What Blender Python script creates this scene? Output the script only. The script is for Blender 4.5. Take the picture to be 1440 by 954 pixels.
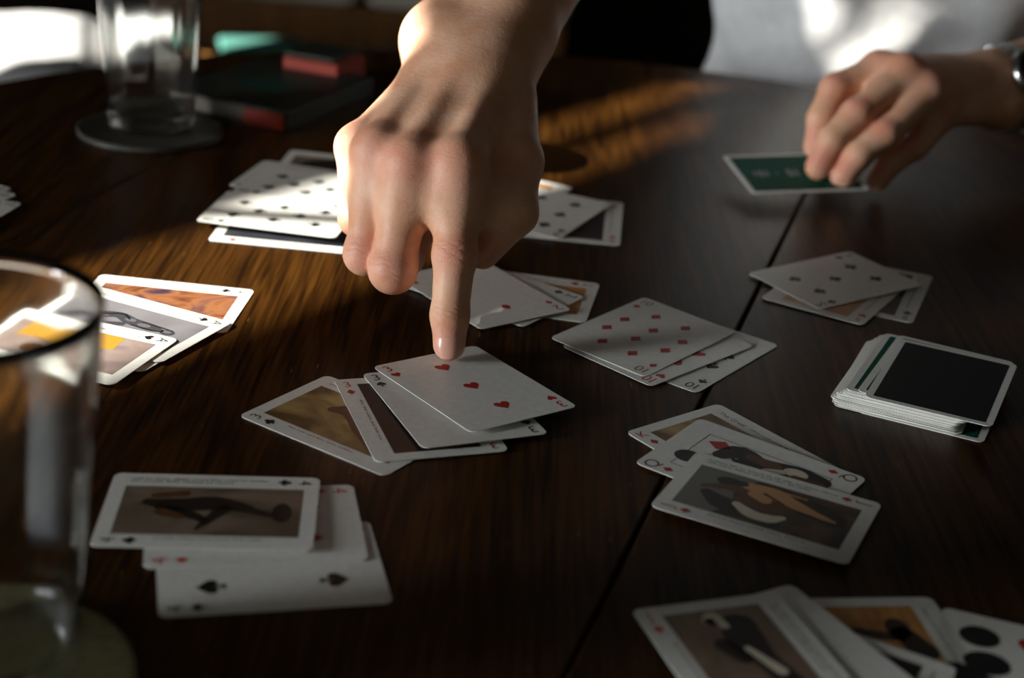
import bpy, bmesh, math, random
import numpy as np
from mathutils import Vector, Matrix
random.seed(4)
rng = np.random.default_rng(7)
R = math.radians
scene = bpy.context.scene
col = scene.collection
for o in list(bpy.data.objects):
    bpy.data.objects.remove(o)

# ------------------------------------------------------------------ camera
CAM_H, PITCH, ROLL = 0.338, R(23.173), R(4.614)
cam_d = bpy.data.cameras.new('camera')
cam_d.sensor_width = 36.0
cam_d.lens = 2248.0 / 1440.0 * 36.0
cam_d.clip_start = 0.02
cam = bpy.data.objects.new('camera', cam_d)
col.objects.link(cam)
fw = Vector((0, math.cos(PITCH), -math.sin(PITCH)))
up0 = Vector((0, math.sin(PITCH), math.cos(PITCH)))
rt0 = Vector((1, 0, 0))
rt = rt0 * math.cos(ROLL) + up0 * math.sin(ROLL)
up = up0 * math.cos(ROLL) - rt0 * math.sin(ROLL)
m = Matrix((rt, up, -fw)).transposed().to_4x4()
m.translation = Vector((0, 0, CAM_H))
cam.matrix_world = m
cam_d.dof.use_dof = True
cam_d.dof.focus_distance = 0.80
cam_d.dof.aperture_fstop = 5.6
scene.camera = cam

# ------------------------------------------------------------------ light
# the window wall runs along WD; the sun falls through it towards SUN_T
WD = np.array([0.56, 0.83]); WD /= np.linalg.norm(WD)
WN = np.array([WD[1], -WD[0]])
TC = np.array([0.045, 0.90])            # table centre
WALL_D = 2.2                            # wall to table centre
AZ, EL = R(3.0), R(28.0)
SUN_T = np.array([math.cos(AZ) * math.cos(EL), math.sin(AZ) * math.cos(EL), -math.sin(EL)])

world = bpy.data.worlds.new('world')
scene.world = world
world.use_nodes = True
bg = world.node_tree.nodes['Background']
bg.inputs['Color'].default_value = (1.0, 0.98, 0.74, 1)
bg.inputs['Strength'].default_value = 0.042

sd = bpy.data.lights.new('sun', 'SUN')
sd.energy = 17.0
sd.angle = R(0.4)
sd.color = (1.0, 0.95, 0.87)
so = bpy.data.objects.new('sun', sd)
col.objects.link(so)
so.rotation_euler = Vector((0, 0, -1)).rotation_difference(Vector(SUN_T)).to_euler()

def wall_xy(t, w=-WALL_D):
    p = TC + t * WD + w * WN
    return float(p[0]), float(p[1])

FILL_T = (-4.5, -3.1); FILL_Z = (0.0, 1.10)
ad = bpy.data.lights.new('window_daylight', 'AREA')  # added soft fill from the left, set in a made-up window out of view
ad.shape = 'RECTANGLE'
ad.size = FILL_T[1] - FILL_T[0] - 0.1
ad.size_y = FILL_Z[1] - FILL_Z[0] - 0.1
ad.energy = 280.0
ad.color = (0.92, 0.96, 1.0)
ao = bpy.data.objects.new('window_daylight', ad)
col.objects.link(ao)
ax, ay = wall_xy(sum(FILL_T) / 2, -WALL_D + 0.03)
ao.matrix_world = Matrix.Translation((ax, ay, sum(FILL_Z) / 2)) @ Matrix(((WD[0], 0, -WN[0]), (WD[1], 0, -WN[1]), (0, 1, 0))).to_4x4()

vs = scene.view_settings
scene.display_settings.display_device = 'sRGB'
vs.view_transform = 'Standard'
vs.look = 'None'
vs.exposure = 0.12
vs.gamma = 1.0
vs.use_curve_mapping = False

# ------------------------------------------------------------------ helpers
def lin(c):
    return tuple((x / 255 / 12.92) if x / 255 <= 0.04045 else ((x / 255 + 0.055) / 1.055) ** 2.4 for x in c) + (1.0,)

def mat(name, rgb, rough=0.6, spec=0.4, metal=0.0, **kw):
    mt = bpy.data.materials.new(name)
    mt.use_nodes = True
    b = mt.node_tree.nodes['Principled BSDF']
    b.inputs['Base Color'].default_value = rgb if len(rgb) == 4 else tuple(rgb) + (1.0,)
    b.inputs['Roughness'].default_value = rough
    b.inputs['Specular IOR Level'].default_value = spec
    b.inputs['Metallic'].default_value = metal
    for k, v in kw.items():
        b.inputs[k].default_value = v
    return mt

def nodes(mt):
    nt = mt.node_tree
    return nt, nt.nodes, nt.links, nt.nodes['Principled BSDF']

def noise_mat(name, c1, c2, scale=20, rough=0.7, detail=4, stretch=(1, 1, 1), bump=0.0, spec=0.4, lo=0.35, hi=0.65, coord='Object', metal=0.0):
    mt = mat(name, c1, rough, spec, metal)
    nt, N, L, b = nodes(mt)
    tc = N.new('ShaderNodeTexCoord'); mp = N.new('ShaderNodeMapping')
    mp.inputs['Scale'].default_value = stretch
    nz = N.new('ShaderNodeTexNoise'); nz.inputs['Scale'].default_value = scale; nz.inputs['Detail'].default_value = detail
    cr = N.new('ShaderNodeValToRGB')
    cr.color_ramp.elements[0].position = lo; cr.color_ramp.elements[0].color = c1
    cr.color_ramp.elements[1].position = hi; cr.color_ramp.elements[1].color = c2
    L.new(tc.outputs[coord], mp.inputs['Vector']); L.new(mp.outputs[0], nz.inputs['Vector'])
    L.new(nz.outputs['Fac'], cr.inputs[0]); L.new(cr.outputs[0], b.inputs['Base Color'])
    if bump:
        bp = N.new('ShaderNodeBump'); bp.inputs['Strength'].default_value = bump; bp.inputs['Distance'].default_value = 0.002
        L.new(nz.outputs['Fac'], bp.inputs['Height']); L.new(bp.outputs[0], b.inputs['Normal'])
    return mt

def link(o, parent=None):
    col.objects.link(o)
    if parent is not None:
        o.parent = parent
    return o

def obj(name, me, material=None, parent=None, smooth=False):
    o = bpy.data.objects.new(name, me)
    if material is not None and not me.materials:
        me.materials.append(material)
    if smooth:
        for p in me.polygons:
            p.use_smooth = True
    return link(o, parent)

def mesh(name, v, f):
    me = bpy.data.meshes.new(name)
    me.from_pydata([tuple(map(float, p)) for p in v], [], [tuple(map(int, q)) for q in f])
    me.update()
    return me

def empty(name, loc=(0, 0, 0)):
    o = bpy.data.objects.new(name, None)
    o.empty_display_size = 0.02
    o.location = loc
    return link(o)

def tag(o, label, cat, group=None):
    o['label'] = label; o['category'] = cat
    if group: o['group'] = group
    return o

def struct(o, label=None):
    o['kind'] = 'structure'
    if label: o['label'] = label
    return o

def bm_mesh(name, fn):
    bm = bmesh.new(); fn(bm)
    me = bpy.data.meshes.new(name); bm.to_mesh(me); bm.free()
    return me

def prism(name, poly, z0, z1, bevel=0.0, seg=2):
    """vertical prism over a ccw outline"""
    def fn(bm):
        vs_ = [bm.verts.new((x, y, z1)) for x, y in poly]
        f = bm.faces.new(vs_)
        r = bmesh.ops.extrude_face_region(bm, geom=[f])
        nv = [g for g in r['geom'] if isinstance(g, bmesh.types.BMVert)]
        for v in nv: v.co.z = z0
        bmesh.ops.recalc_face_normals(bm, faces=bm.faces[:])
        if bevel:
            ed = [e for e in bm.edges if abs(e.verts[0].co.z - z1) < 1e-9 and abs(e.verts[1].co.z - z1) < 1e-9]
            bmesh.ops.bevel(bm, geom=ed, offset=bevel, segments=seg, affect='EDGES', profile=0.5)
    return bm_mesh(name, fn)

def box(name, sx, sy, sz, bevel=0.0, c=(0, 0, 0)):
    def fn(bm):
        bmesh.ops.create_cube(bm, size=1.0)
        for v in bm.verts:
            v.co = Vector((v.co.x * sx + c[0], v.co.y * sy + c[1], v.co.z * sz + c[2]))
        if bevel:
            bmesh.ops.bevel(bm, geom=bm.edges[:], offset=bevel, segments=2, affect='EDGES', profile=0.5)
    return bm_mesh(name, fn)

def lathe(name, prof, n=64, rad=None):
    v, f = [], []
    for (r, z) in prof:
        for k in range(n):
            a = 2 * math.pi * k / n
            rr = r if rad is None else rad(r, z, a)
            v.append((rr * math.cos(a), rr * math.sin(a), z))
    for i in range(len(prof) - 1):
        for k in range(n):
            k2 = (k + 1) % n
            f.append((i * n + k, i * n + k2, (i + 1) * n + k2, (i + 1) * n + k))
    f.append(tuple(reversed(range(n))))
    f.append(tuple((len(prof) - 1) * n + k for k in range(n)))
    me = mesh(name, v, f)
    return me

# ------------------------------------------------------------------ materials
M_CARD = noise_mat('card_stock', (0.80, 0.80, 0.74, 1), (0.74, 0.74, 0.68, 1), 260, 0.42, 2, spec=0.45)
M_RED = mat('card_red', lin((176, 34, 28)), 0.45)
M_ORANGE = mat('card_orange_red', lin((196, 72, 36)), 0.45)
M_BLACK = mat('card_black', lin((22, 22, 22)), 0.45)
M_GREY = mat('card_grey_print', lin((120, 124, 122)), 0.5)
M_GOLD = mat('card_ochre_print', lin((150, 116, 46)), 0.5)
M_GREEN = noise_mat('card_back_green', lin((4, 70, 54)), lin((8, 84, 66)), 300, 0.6, 2, spec=0.12)
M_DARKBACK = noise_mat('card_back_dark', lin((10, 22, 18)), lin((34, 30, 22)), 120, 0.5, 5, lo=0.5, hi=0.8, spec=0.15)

def pic_mat(name, c1, c2, c3, scale=40, seed=0.0):
    """loose brushwork of three print inks"""
    mt = mat(name, lin(c1), 0.42)
    nt, N, L, b = nodes(mt)
    tc = N.new('ShaderNodeTexCoord'); mp = N.new('ShaderNodeMapping')
    mp.inputs['Location'].default_value = (seed, seed * 0.7, 0)
    mp.inputs['Scale'].default_value = (1.3, 0.7, 1)
    nz = N.new('ShaderNodeTexNoise'); nz.inputs['Scale'].default_value = scale; nz.inputs['Detail'].default_value = 5
    nz.inputs['Distortion'].default_value = 1.2
    cr = N.new('ShaderNodeValToRGB')
    e = cr.color_ramp.elements
    e[0].position = 0.36; e[0].color = lin(c1); e[1].position = 0.66; e[1].color = lin(c3)
    k = e.new(0.5); k.color = lin(c2)
    L.new(tc.outputs['Object'], mp.inputs['Vector']); L.new(mp.outputs[0], nz.inputs['Vector'])
    L.new(nz.outputs['Fac'], cr.inputs[0]); L.new(cr.outputs[0], b.inputs['Base Color'])
    return mt

def wood_mat(name, c_dark, c_mid, c_light, angle, rough=0.35, coat=0.0, scale=1.0, spec=0.4):
    mt = mat(name, c_mid, rough, spec)
    nt, N, L, b = nodes(mt)
    tc = N.new('ShaderNodeTexCoord')
    oi = N.new('ShaderNodeObjectInfo')
    add = N.new('ShaderNodeVectorMath'); add.operation = 'MULTIPLY_ADD'
    add.inputs[1].default_value = (7.3, 3.1, 0); 
    L.new(oi.outputs['Random'], add.inputs[0]); L.new(tc.outputs['Object'], add.inputs[2])
    mp = N.new('ShaderNodeMapping'); mp.inputs['Rotation'].default_value = (0, 0, -angle)
    mp.inputs['Scale'].default_value = (16 * scale, 1.6 * scale, 1)
    L.new(add.outputs[0], mp.inputs['Vector'])
    nz = N.new('ShaderNodeTexNoise'); nz.inputs['Scale'].default_value = 1.5; nz.inputs['Detail'].default_value = 3; nz.inputs['Distortion'].default_value = 0.8
    L.new(mp.outputs[0], nz.inputs['Vector'])
    # growth rings: contours of the noise
    mul = N.new('ShaderNodeMath'); mul.operation = 'MULTIPLY'; mul.inputs[1].default_value = 42.0
    sn = N.new('ShaderNodeMath'); sn.operation = 'SINE'
    L.new(nz.outputs['Fac'], mul.inputs[0]); L.new(mul.outputs[0], sn.inputs[0])
    mp2 = N.new('ShaderNodeMapping'); mp2.inputs['Rotation'].default_value = (0, 0, -angle)
    mp2.inputs['Scale'].default_value = (420 * scale, 14 * scale, 1)
    L.new(add.outputs[0], mp2.inputs['Vector'])
    fine = N.new('ShaderNodeTexNoise'); fine.inputs['Scale'].default_value = 1.0; fine.inputs['Detail'].default_value = 3
    L.new(mp2.outputs[0], fine.inputs['Vector'])
    ma = N.new('ShaderNodeMath'); ma.operation = 'MULTIPLY_ADD'; ma.inputs[1].default_value = 0.085; ma.inputs[2].default_value = 0.0
    L.new(sn.outputs[0], ma.inputs[0])
    su = N.new('ShaderNodeMath'); su.operation = 'ADD'
    L.new(ma.outputs[0], su.inputs[0]); L.new(fine.outputs['Fac'], su.inputs[1])
    cr = N.new('ShaderNodeValToRGB'); e = cr.color_ramp.elements
    e[0].position = 0.30; e[0].color = c_dark; e[1].position = 0.72; e[1].color = c_light
    k = e.new(0.5); k.color = c_mid
    L.new(su.outputs[0], cr.inputs[0])
    mp3 = N.new('ShaderNodeMapping'); mp3.inputs['Rotation'].default_value = (0, 0, -angle + 0.5)
    mp3.inputs['Scale'].default_value = (520, 60, 1)
    L.new(add.outputs[0], mp3.inputs['Vector'])
    scr = N.new('ShaderNodeTexNoise'); scr.inputs['Scale'].default_value = 1.0; scr.inputs['Detail'].default_value = 2
    L.new(mp3.outputs[0], scr.inputs['Vector'])
    cr3 = N.new('ShaderNodeValToRGB'); cr3.color_ramp.elements[0].position = .73; cr3.color_ramp.elements[1].position = .78
    L.new(scr.outputs['Fac'], cr3.inputs[0])
    mxs = N.new('ShaderNodeMix'); mxs.data_type = 'RGBA'; mxs.inputs['B'].default_value = (c_light[0] * 3, c_light[1] * 3.4, c_light[2] * 5, 1)
    L.new(cr3.outputs[0], mxs.inputs['Factor']); L.new(cr.outputs[0], mxs.inputs['A'])
    L.new(mxs.outputs['Result'], b.inputs['Base Color'])
    bp = N.new('ShaderNodeBump'); bp.inputs['Strength'].default_value = 0.12; bp.inputs['Distance'].default_value = 0.0006
    L.new(su.outputs[0], bp.inputs['Height']); L.new(bp.outputs[0], b.inputs['Normal'])
    if coat:
        b.inputs['Coat Weight'].default_value = coat; b.inputs['Coat Roughness'].default_value = 0.25
    return mt

PLANK_A = math.atan2(0.144, 0.514)          # plank run, from +y towards +x
M_TABLE = wood_mat('stained_table_wood', (0.013, 0.0048, 0.0011, 1), (0.038, 0.0142, 0.0021, 1), (0.064, 0.0250, 0.0038, 1), -PLANK_A, 0.38, 0.0, 1.0, 0.11)
M_FLOOR = wood_mat('floor_wood', (0.012, 0.007, 0.004, 1), (0.03, 0.017, 0.009, 1), (0.05, 0.03, 0.015, 1), 0.3, 0.5)
M_BENCH = wood_mat('bench_wood', (0.12, 0.05, 0.012, 1), (0.26, 0.11, 0.026, 1), (0.36, 0.16, 0.04, 1), 1.5, 0.5)
M_WALL = noise_mat('plaster', (0.055, 0.05, 0.042, 1), (0.07, 0.062, 0.052, 1), 8, 0.9, 4, bump=0.1)
M_WALLB = noise_mat('dark_panelling', (0.018, 0.014, 0.010, 1), (0.026, 0.020, 0.014, 1), 3, 0.7, 4, stretch=(6, 6, 1))
M_WHITE_CLOTH = noise_mat('white_linen', (0.78, 0.78, 0.76, 1), (0.70, 0.71, 0.71, 1), 90, 0.85, 3, bump=0.15)
M_TROU0 = noise_mat('sofa_base_cloth', (0.02, 0.016, 0.012, 1), (0.03, 0.024, 0.018, 1), 80, 0.9)
M_PALE = noise_mat('pale_cushion_linen', (0.80, 0.76, 0.64, 1), (0.74, 0.70, 0.58, 1), 60, 0.9, 3)
M_FRAME = mat('window_paint', (0.25, 0.24, 0.21), 0.6)

# ------------------------------------------------------------------ the room
FLOOR_Z = -0.75
fl = obj('floor', box('floor', 10.5, 9, 0.04, c=(0.2, 1.0, FLOOR_Z - 0.02)), M_FLOOR); struct(fl)
ce = obj('ceiling', prism('ceiling', [wall_xy(-5.2), (5.1, wall_xy(-5.2)[1]), (5.1, 4.57), wall_xy(3.4)], 1.95, 1.99), M_WALL); struct(ce)
wb = obj('wall_back', box('wall_back', 9, 0.06, 2.7, c=(0.6, 4.6, 0.6)), M_WALLB); struct(wb)

def on_wall(t, w, z):
    """a lit point (along wall, off wall, height) -> where its ray pierces the window wall"""
    k = (w + WALL_D) / float(WN @ SUN_T[:2])
    return t - k * float(WD @ SUN_T[:2]), z - k * SUN_T[2]

holes = []
def hole(t0, t1, w0, w1, z0, z1):
    a = on_wall(t0, (w0 + w1) / 2, z0); b_ = on_wall(t1, (w0 + w1) / 2, z1)
    za = min(on_wall(t0, w0, z0)[1], on_wall(t0, w1, z1)[1]); zb = max(on_wall(t0, w0, z0)[1], on_wall(t0, w1, z1)[1])
    holes.append((a[0], b_[0], za, zb + 0.015 * math.tan(EL)))
hole(-0.47, -0.05, -0.212, -0.078, 0, 0)            # gap under the blind: band across the table
hole(-0.05, 0.50, -0.212, -0.108, 0, 0)
hole(-0.180, -0.134, -0.065, -0.065, 0.054, 0.098)  # slots added in the unseen wall to light the knuckles
hole(-0.134, -0.100, -0.065, -0.065, 0.090, 0.112)
hole(-0.098, -0.046, -0.065, -0.065, 0.113, 0.138)  # another added slot, aimed at the wrist
hole(0.525, 0.640, -0.13, -0.13, -0.05, 0.13)           # slot added to throw a sun patch on the shirt
hole(0.42, 1.12, -1.92, -1.45, -0.28, -0.28)        # made-up low opening that lets sun onto the bench
holes.append((FILL_T[0], FILL_T[1], FILL_Z[0], FILL_Z[1]))

WT = 0.015
def wall_with_holes(name, t0, t1, z0, z1, holes):
    ts = sorted({t0, t1, *[h[0] for h in holes], *[h[1] for h in holes]})
    zs = sorted({z0, z1, *[h[2] for h in holes], *[h[3] for h in holes]})
    v, f = [], []
    for i in range(len(ts) - 1):
        for j in range(len(zs) - 1):
            tm, zm = (ts[i] + ts[i + 1]) / 2, (zs[j] + zs[j + 1]) / 2
            if any(h[0] < tm < h[1] and h[2] < zm < h[3] for h in holes):
                continue
            b0 = len(v)
            for (t, w) in ((ts[i], -WALL_D), (ts[i + 1], -WALL_D), (ts[i + 1], -WALL_D - WT), (ts[i], -WALL_D - WT)):
                x, y = wall_xy(t, w)
                v += [(x, y, zs[j]), (x, y, zs[j + 1])]
            q = lambda *k: tuple(b0 + a for a in k)
            f += [q(0, 2, 3, 1), q(2, 4, 5, 3), q(4, 6, 7, 5), q(6, 0, 1, 7), q(1, 3, 5, 7), q(0, 6, 4, 2)]
    return mesh(name, v, f)
wl = obj('wall_left', wall_with_holes('wall_left', -5.2, 3.4, FLOOR_Z, 1.95, holes), M_WALL); struct(wl)

def wall_bar(name, t0, t1, z0, z1, depth=0.02, parent=None, material=None):
    v = []
    for w in (-WALL_D + depth, -WALL_D - WT - 0.005):
        for (t, z) in ((t0, z0), (t1, z0), (t1, z1), (t0, z1)):
            x, y = wall_xy(t, w); v.append((x, y, z))
    return obj(name, mesh(name, v, [(0, 1, 2, 3), (7, 6, 5, 4), (0, 4, 5, 1), (1, 5, 6, 2), (2, 6, 7, 3), (3, 7, 4, 0)]), material or M_FRAME, parent)

def window(n, h, bars=(), fr=0.03):
    e = empty('window_%d' % n, (0, 0, 0)); struct(e)
    t0, t1, z0, z1 = h
    wall_bar('window_frame', t0 - fr, t0, z0 - fr, z1 + fr, 0.003, parent=e)
    wall_bar('window_frame', t1, t1 + fr, z0 - fr, z1 + fr, 0.003, parent=e)
    wall_bar('window_frame', t0, t1, z1, z1 + fr, 0.003, parent=e)
    wall_bar('window_sill', t0, t1, z0 - fr, z0 - 0.004, 0.006, parent=e)
    for b_ in bars:
        wall_bar('glazing_bar', *b_, depth=0.0, parent=e)
    return e
h = (holes[0][0], holes[1][1], holes[1][2], holes[0][3])
wall_bar('trim_2', holes[1][0], holes[1][1], holes[1][3], holes[1][3] + 0.012, 0.0); struct(bpy.data.objects['trim_2'])
zm = on_wall(0, -0.152, 0)[1]
window(1, h, [(h[0] + 0.66, h[1], zm - 0.004, zm + 0.003)])
h = holes[6]; window(2, h, [])  # frame round the made-up low opening
h = holes[7]; window(3, h, [(-3.81, -3.79, h[2], h[3]), (h[0], h[1], 0.54, 0.56)])  # unseen window added to house the fill lamp
# unseen triangle added to cut off the far end of the sun band
p0 = on_wall(0.24, -0.085, 0); p1 = on_wall(0.55, -0.085, 0); p2 = on_wall(0.55, -0.212, 0)
v = []
for w in (-WALL_D + 0.004, -WALL_D + 0.009):
    for (t, z) in (p0, p1, p2):
        x, y = wall_xy(t, w); v.append((x, y, z))
bl = obj('trim_1', mesh('trim_1', v, [(0, 1, 2), (5, 4, 3), (0, 3, 4, 1), (1, 4, 5, 2), (2, 5, 3, 0)]), M_WHITE_CLOTH); struct(bl)

# ------------------------------------------------------------------ table
TR = 0.56
table = tag(empty('round_table', (TC[0], TC[1], FLOOR_Z)), 'round dark-stained wooden table of wide planks with the cards on it', 'table')
pd = np.array([math.sin(PLANK_A), math.cos(PLANK_A)]); pn = np.array([pd[1], -pd[0]])
seam0 = float((np.array([0.059, 0.592]) - TC) @ pn)
PW, GAP = 0.42, 0.0016
edges = sorted(seam0 + k * PW for k in range(-4, 5))
edges = [-TR] + [e for e in edges if -TR + 0.03 < e < TR - 0.03] + [TR]
for a, b_ in zip(edges[:-1], edges[1:]):
    a2, b2 = a + GAP / 2, b_ - GAP / 2
    a2, b2 = max(a2, -TR + 1e-4), min(b2, TR - 1e-4)
    pts = []
    for k in range(17):
        s = a2 + (b2 - a2) * k / 16; pts.append((s, -math.sqrt(TR * TR - s * s)))
    for k in range(17):
        s = b2 + (a2 - b2) * k / 16; pts.append((s, math.sqrt(TR * TR - s * s)))
    poly = []
    for s, u in pts:
        q = pn * s + pd * u
        if not poly or np.hypot(poly[-1][0] - q[0], poly[-1][1] - q[1]) > 1e-5: poly.append((q[0], q[1]))
    o = obj('plank', prism('plank', poly, -FLOOR_Z - 0.03, -FLOOR_Z, 0.0012), M_TABLE, table)
o = obj('apron', prism('apron', [(0.44 * math.cos(2 * math.pi * k / 48), 0.44 * math.sin(2 * math.pi * k / 48)) for k in range(48)], -FLOOR_Z - 0.09, -FLOOR_Z - 0.0302), M_TABLE, table)
o = obj('pedestal', lathe('pedestal', [(0.05, 0.06), (0.075, 0.12), (0.055, 0.25), (0.05, 0.4), (0.08, 0.52), (0.12, 0.66)], 32), M_TABLE, table, True)
for k in range(4):
    o = obj('foot', box('foot', 0.34, 0.07, 0.06, 0.01, (0.2, 0, 0.03)), M_TABLE, table); o.rotation_euler = (0, 0, k * math.pi / 2 + 0.3)

# ------------------------------------------------------------------ playing cards
CW, CL, CT = 0.063, 0.088, 0.0003
def rrect(w, l, r, n=6):
    p = []
    for cx, cy, a0 in ((w / 2 - r, -l / 2 + r, -90), (w / 2 - r, l / 2 - r, 0), (-w / 2 + r, l / 2 - r, 90), (-w / 2 + r, -l / 2 + r, 180)):
        for k in range(n + 1):
            a = R(a0 + 90 * k / n); p.append((cx + r * math.cos(a), cy + r * math.sin(a)))
    return p
ME_CARD = prism('playing_card', rrect(CW, CL, 0.0036), -CT / 2, CT / 2)
ME_CARD.materials.append(M_CARD)
_flat = {}
def flat(name, polys, material, key=None):
    """flat print, one mesh of ccw outlines"""
    v, f = [], []
    for p in polys:
        b0 = len(v); v += [(x, y, 0) for x, y in p]; f.append(tuple(range(b0, b0 + len(p))))
    me = mesh(name, v, f); me.materials.append(material)
    return me

def suit_outline(s):
    """list of outlines in a unit box, height 1, centre 0"""
    if s == 'd':
        return [[(0, -0.5), (0.38, 0), (0, 0.5), (-0.38, 0)]]
    if s == 'h':
        p = []
        for k in range(28):
            a = 2 * math.pi * k / 28
            x = 16 * math.sin(a) ** 3; y = 13 * math.cos(a) - 5 * math.cos(2 * a) - 2 * math.cos(3 * a) - math.cos(4 * a)
            p.append((x / 34, (y + 2.5) / 30))
        return [p[::-1]]
    if s == 's':
        p = []
        for k in range(28):
            a = 2 * math.pi * k / 28
            x = 16 * math.sin(a) ** 3; y = 13 * math.cos(a) - 5 * math.cos(2 * a) - 2 * math.cos(3 * a) - math.cos(4 * a)
            p.append((x / 36, -(y - 4.0) / 36))
        return [p, [(-0.16, -0.5), (0.16, -0.5), (0.03, -0.1), (-0.03, -0.1)]]
    if s == 'c':
        out = []
        for cx, cy in ((0, 0.26), (-0.24, -0.08), (0.24, -0.08)):
            out.append([(cx + 0.23 * math.cos(2 * math.pi * k / 14), cy + 0.23 * math.sin(2 * math.pi * k / 14)) for k in range(14)])
        out.append([(-0.16, -0.5), (0.16, -0.5), (0.04, 0.05), (-0.04, 0.05)])
        return out
def suit_mesh(s, size, red=None):
    k = ('suit', s, size, red)
    if k not in _flat:
        m_ = (red or M_RED) if s in 'hd' else M_BLACK
        _flat[k] = flat('pip', [[(x * size, y * size) for x, y in p] for p in suit_outline(s)], m_)
    return _flat[k]

def glyph_mesh(txt, size, material):
    k = ('txt', txt, size, material.name)
    if k not in _flat:
        cu = bpy.data.curves.new('glyph', 'FONT'); cu.body = txt; cu.size = size; cu.resolution_u = 3
        cu.align_x = 'CENTER'; cu.align_y = 'CENTER'
        if len(txt) > 1 and len(txt) < 3: cu.space_character = 0.85
        o = bpy.data.objects.new('glyph', cu); col.objects.link(o)
        dg = bpy.context.evaluated_depsgraph_get()
        me = bpy.data.meshes.new_from_object(o.evaluated_get(dg))
        bpy.data.objects.remove(o)
        me.materials.clear(); me.materials.append(material)
        _flat[k] = me
    return _flat[k]

ZP = CT / 2 + 0.00004
def part(name, me, card, x, y, rot=0.0, z=ZP, s=(1, 1, 1)):
    o = bpy.data.objects.new(name, me); col.objects.link(o); o.parent = card
    o.location = (x, y, z); o.rotation_euler = (0, 0, rot); o.scale = s
    return o

def place_card(o, pose):
    x, y, th, tx, ty, z = pose
    # tilts are slopes along the card's own turned axes seen in world x and y
    n_ = Vector((-tx, -ty, 1)).normalized()
    q = Vector((0, 0, 1)).rotation_difference(n_)
    o.rotation_mode = 'QUATERNION'
    o.rotation_quaternion = q @ Matrix.Rotation(R(th), 3, 'Z').to_quaternion()
    o.location = (x, y, z)

PIPS = {
 2: [(0, .024), (0, -.024)], 3: [(0, .026), (0, 0), (0, -.026)],
 4: [(x, y) for x in (-.0125, .0125) for y in (-.0236, .0236)],
 5: [(x, y) for x in (-.0107, .0107) for y in (-.024, .024)] + [(0, 0)],
 6: [(x, y) for x in (-.0125, .0125) for y in (-.025, 0, .025)],
 8: [(x, y) for x in (-.0125, .0125) for y in (-.026, 0, .026)] + [(0, .013), (0, -.013)],
 10: [(-.010, .0252), (.010, .0252), (-.010, -.0252), (.010, -.0252)] + [(x, y) for x in (-.0195, 0, .0195) for y in (-.0084, .0084)],
}
def index(card, rank, s, red=None, col_=None, size=0.0098):
    m_ = col_ or ((red or M_RED) if s in 'hd' else M_BLACK)
    g = glyph_mesh(rank, size if len(rank) == 1 else size * 0.95, m_)
    sm = suit_mesh(s, 0.0056, red)
    for sg, r_ in ((1, 0.0), (-1, math.pi)):
        part('rank_index', g, card, -0.0262 * sg + (0.0009 * sg if len(rank) > 1 else 0), 0.0374 * sg, r_)
        part('suit_index', sm, card, -0.0262 * sg, 0.0292 * sg, r_)

def number_card(pose, rank, s, label, red=None, col_=None, pip=0.0088):
    c = obj('playing_card', ME_CARD); tag(c, label, 'playing card', 'playing cards on the table')
    place_card(c, pose)
    index(c, str(rank), s, red, col_)
    for x, y in PIPS[rank]:
        part('pip', suit_mesh(s, pip, red), c, x, y, 0 if (y > -0.001 or rank in (3,)) else math.pi)
    return c

def ell(cx, cy, rx, ry, rot=0, n=18):
    return [(cx + rx * math.cos(a) * math.cos(rot) - ry * math.sin(a) * math.sin(rot), cy + rx * math.cos(a) * math.sin(rot) + ry * math.sin(a) * math.cos(rot)) for a in [2 * math.pi * k / n for k in range(n)]]
def limb(pts, rad):
    """outline of a tapering stroke with rounded ends, splined through pts"""
    P = [np.array(p, float) for p in pts]; n_ = len(P); C_, W_ = [], []
    for i in range(n_ - 1):
        p0, p1, p2, p3 = P[max(i - 1, 0)], P[i], P[i + 1], P[min(i + 2, n_ - 1)]
        for k in range(5):
            t = k / 5
            C_.append(.5 * (2 * p1 + (p2 - p0) * t + (2 * p0 - 5 * p1 + 4 * p2 - p3) * t * t + (3 * p1 - p0 - 3 * p2 + p3) * t ** 3))
            u = t * t * (3 - 2 * t); W_.append(rad[i] * (1 - u) + rad[i + 1] * u)
    C_.append(P[-1]); W_.append(rad[-1])
    L_, R_ = [], []; m_ = len(C_)
    for i in range(m_):
        d_ = C_[min(i + 1, m_ - 1)] - C_[max(i - 1, 0)]; d_ = d_ / np.linalg.norm(d_); q = np.array([-d_[1], d_[0]])
        L_.append(C_[i] + q * W_[i]); R_.append(C_[i] - q * W_[i])
        if i == 0: d0, q0 = d_, q
        if i == m_ - 1: d1, q1 = d_, q
    cap1 = [C_[-1] + W_[-1] * (d1 * math.sin(a) - q1 * math.cos(a)) for a in (math.pi * k / 6 for k in range(1, 6))]
    cap0 = [C_[0] + W_[0] * (-d0 * math.sin(a) + q0 * math.cos(a)) for a in (math.pi * k / 6 for k in range(1, 6))]
    return [tuple(p) for p in R_ + cap1 + L_[::-1] + cap0]

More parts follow.
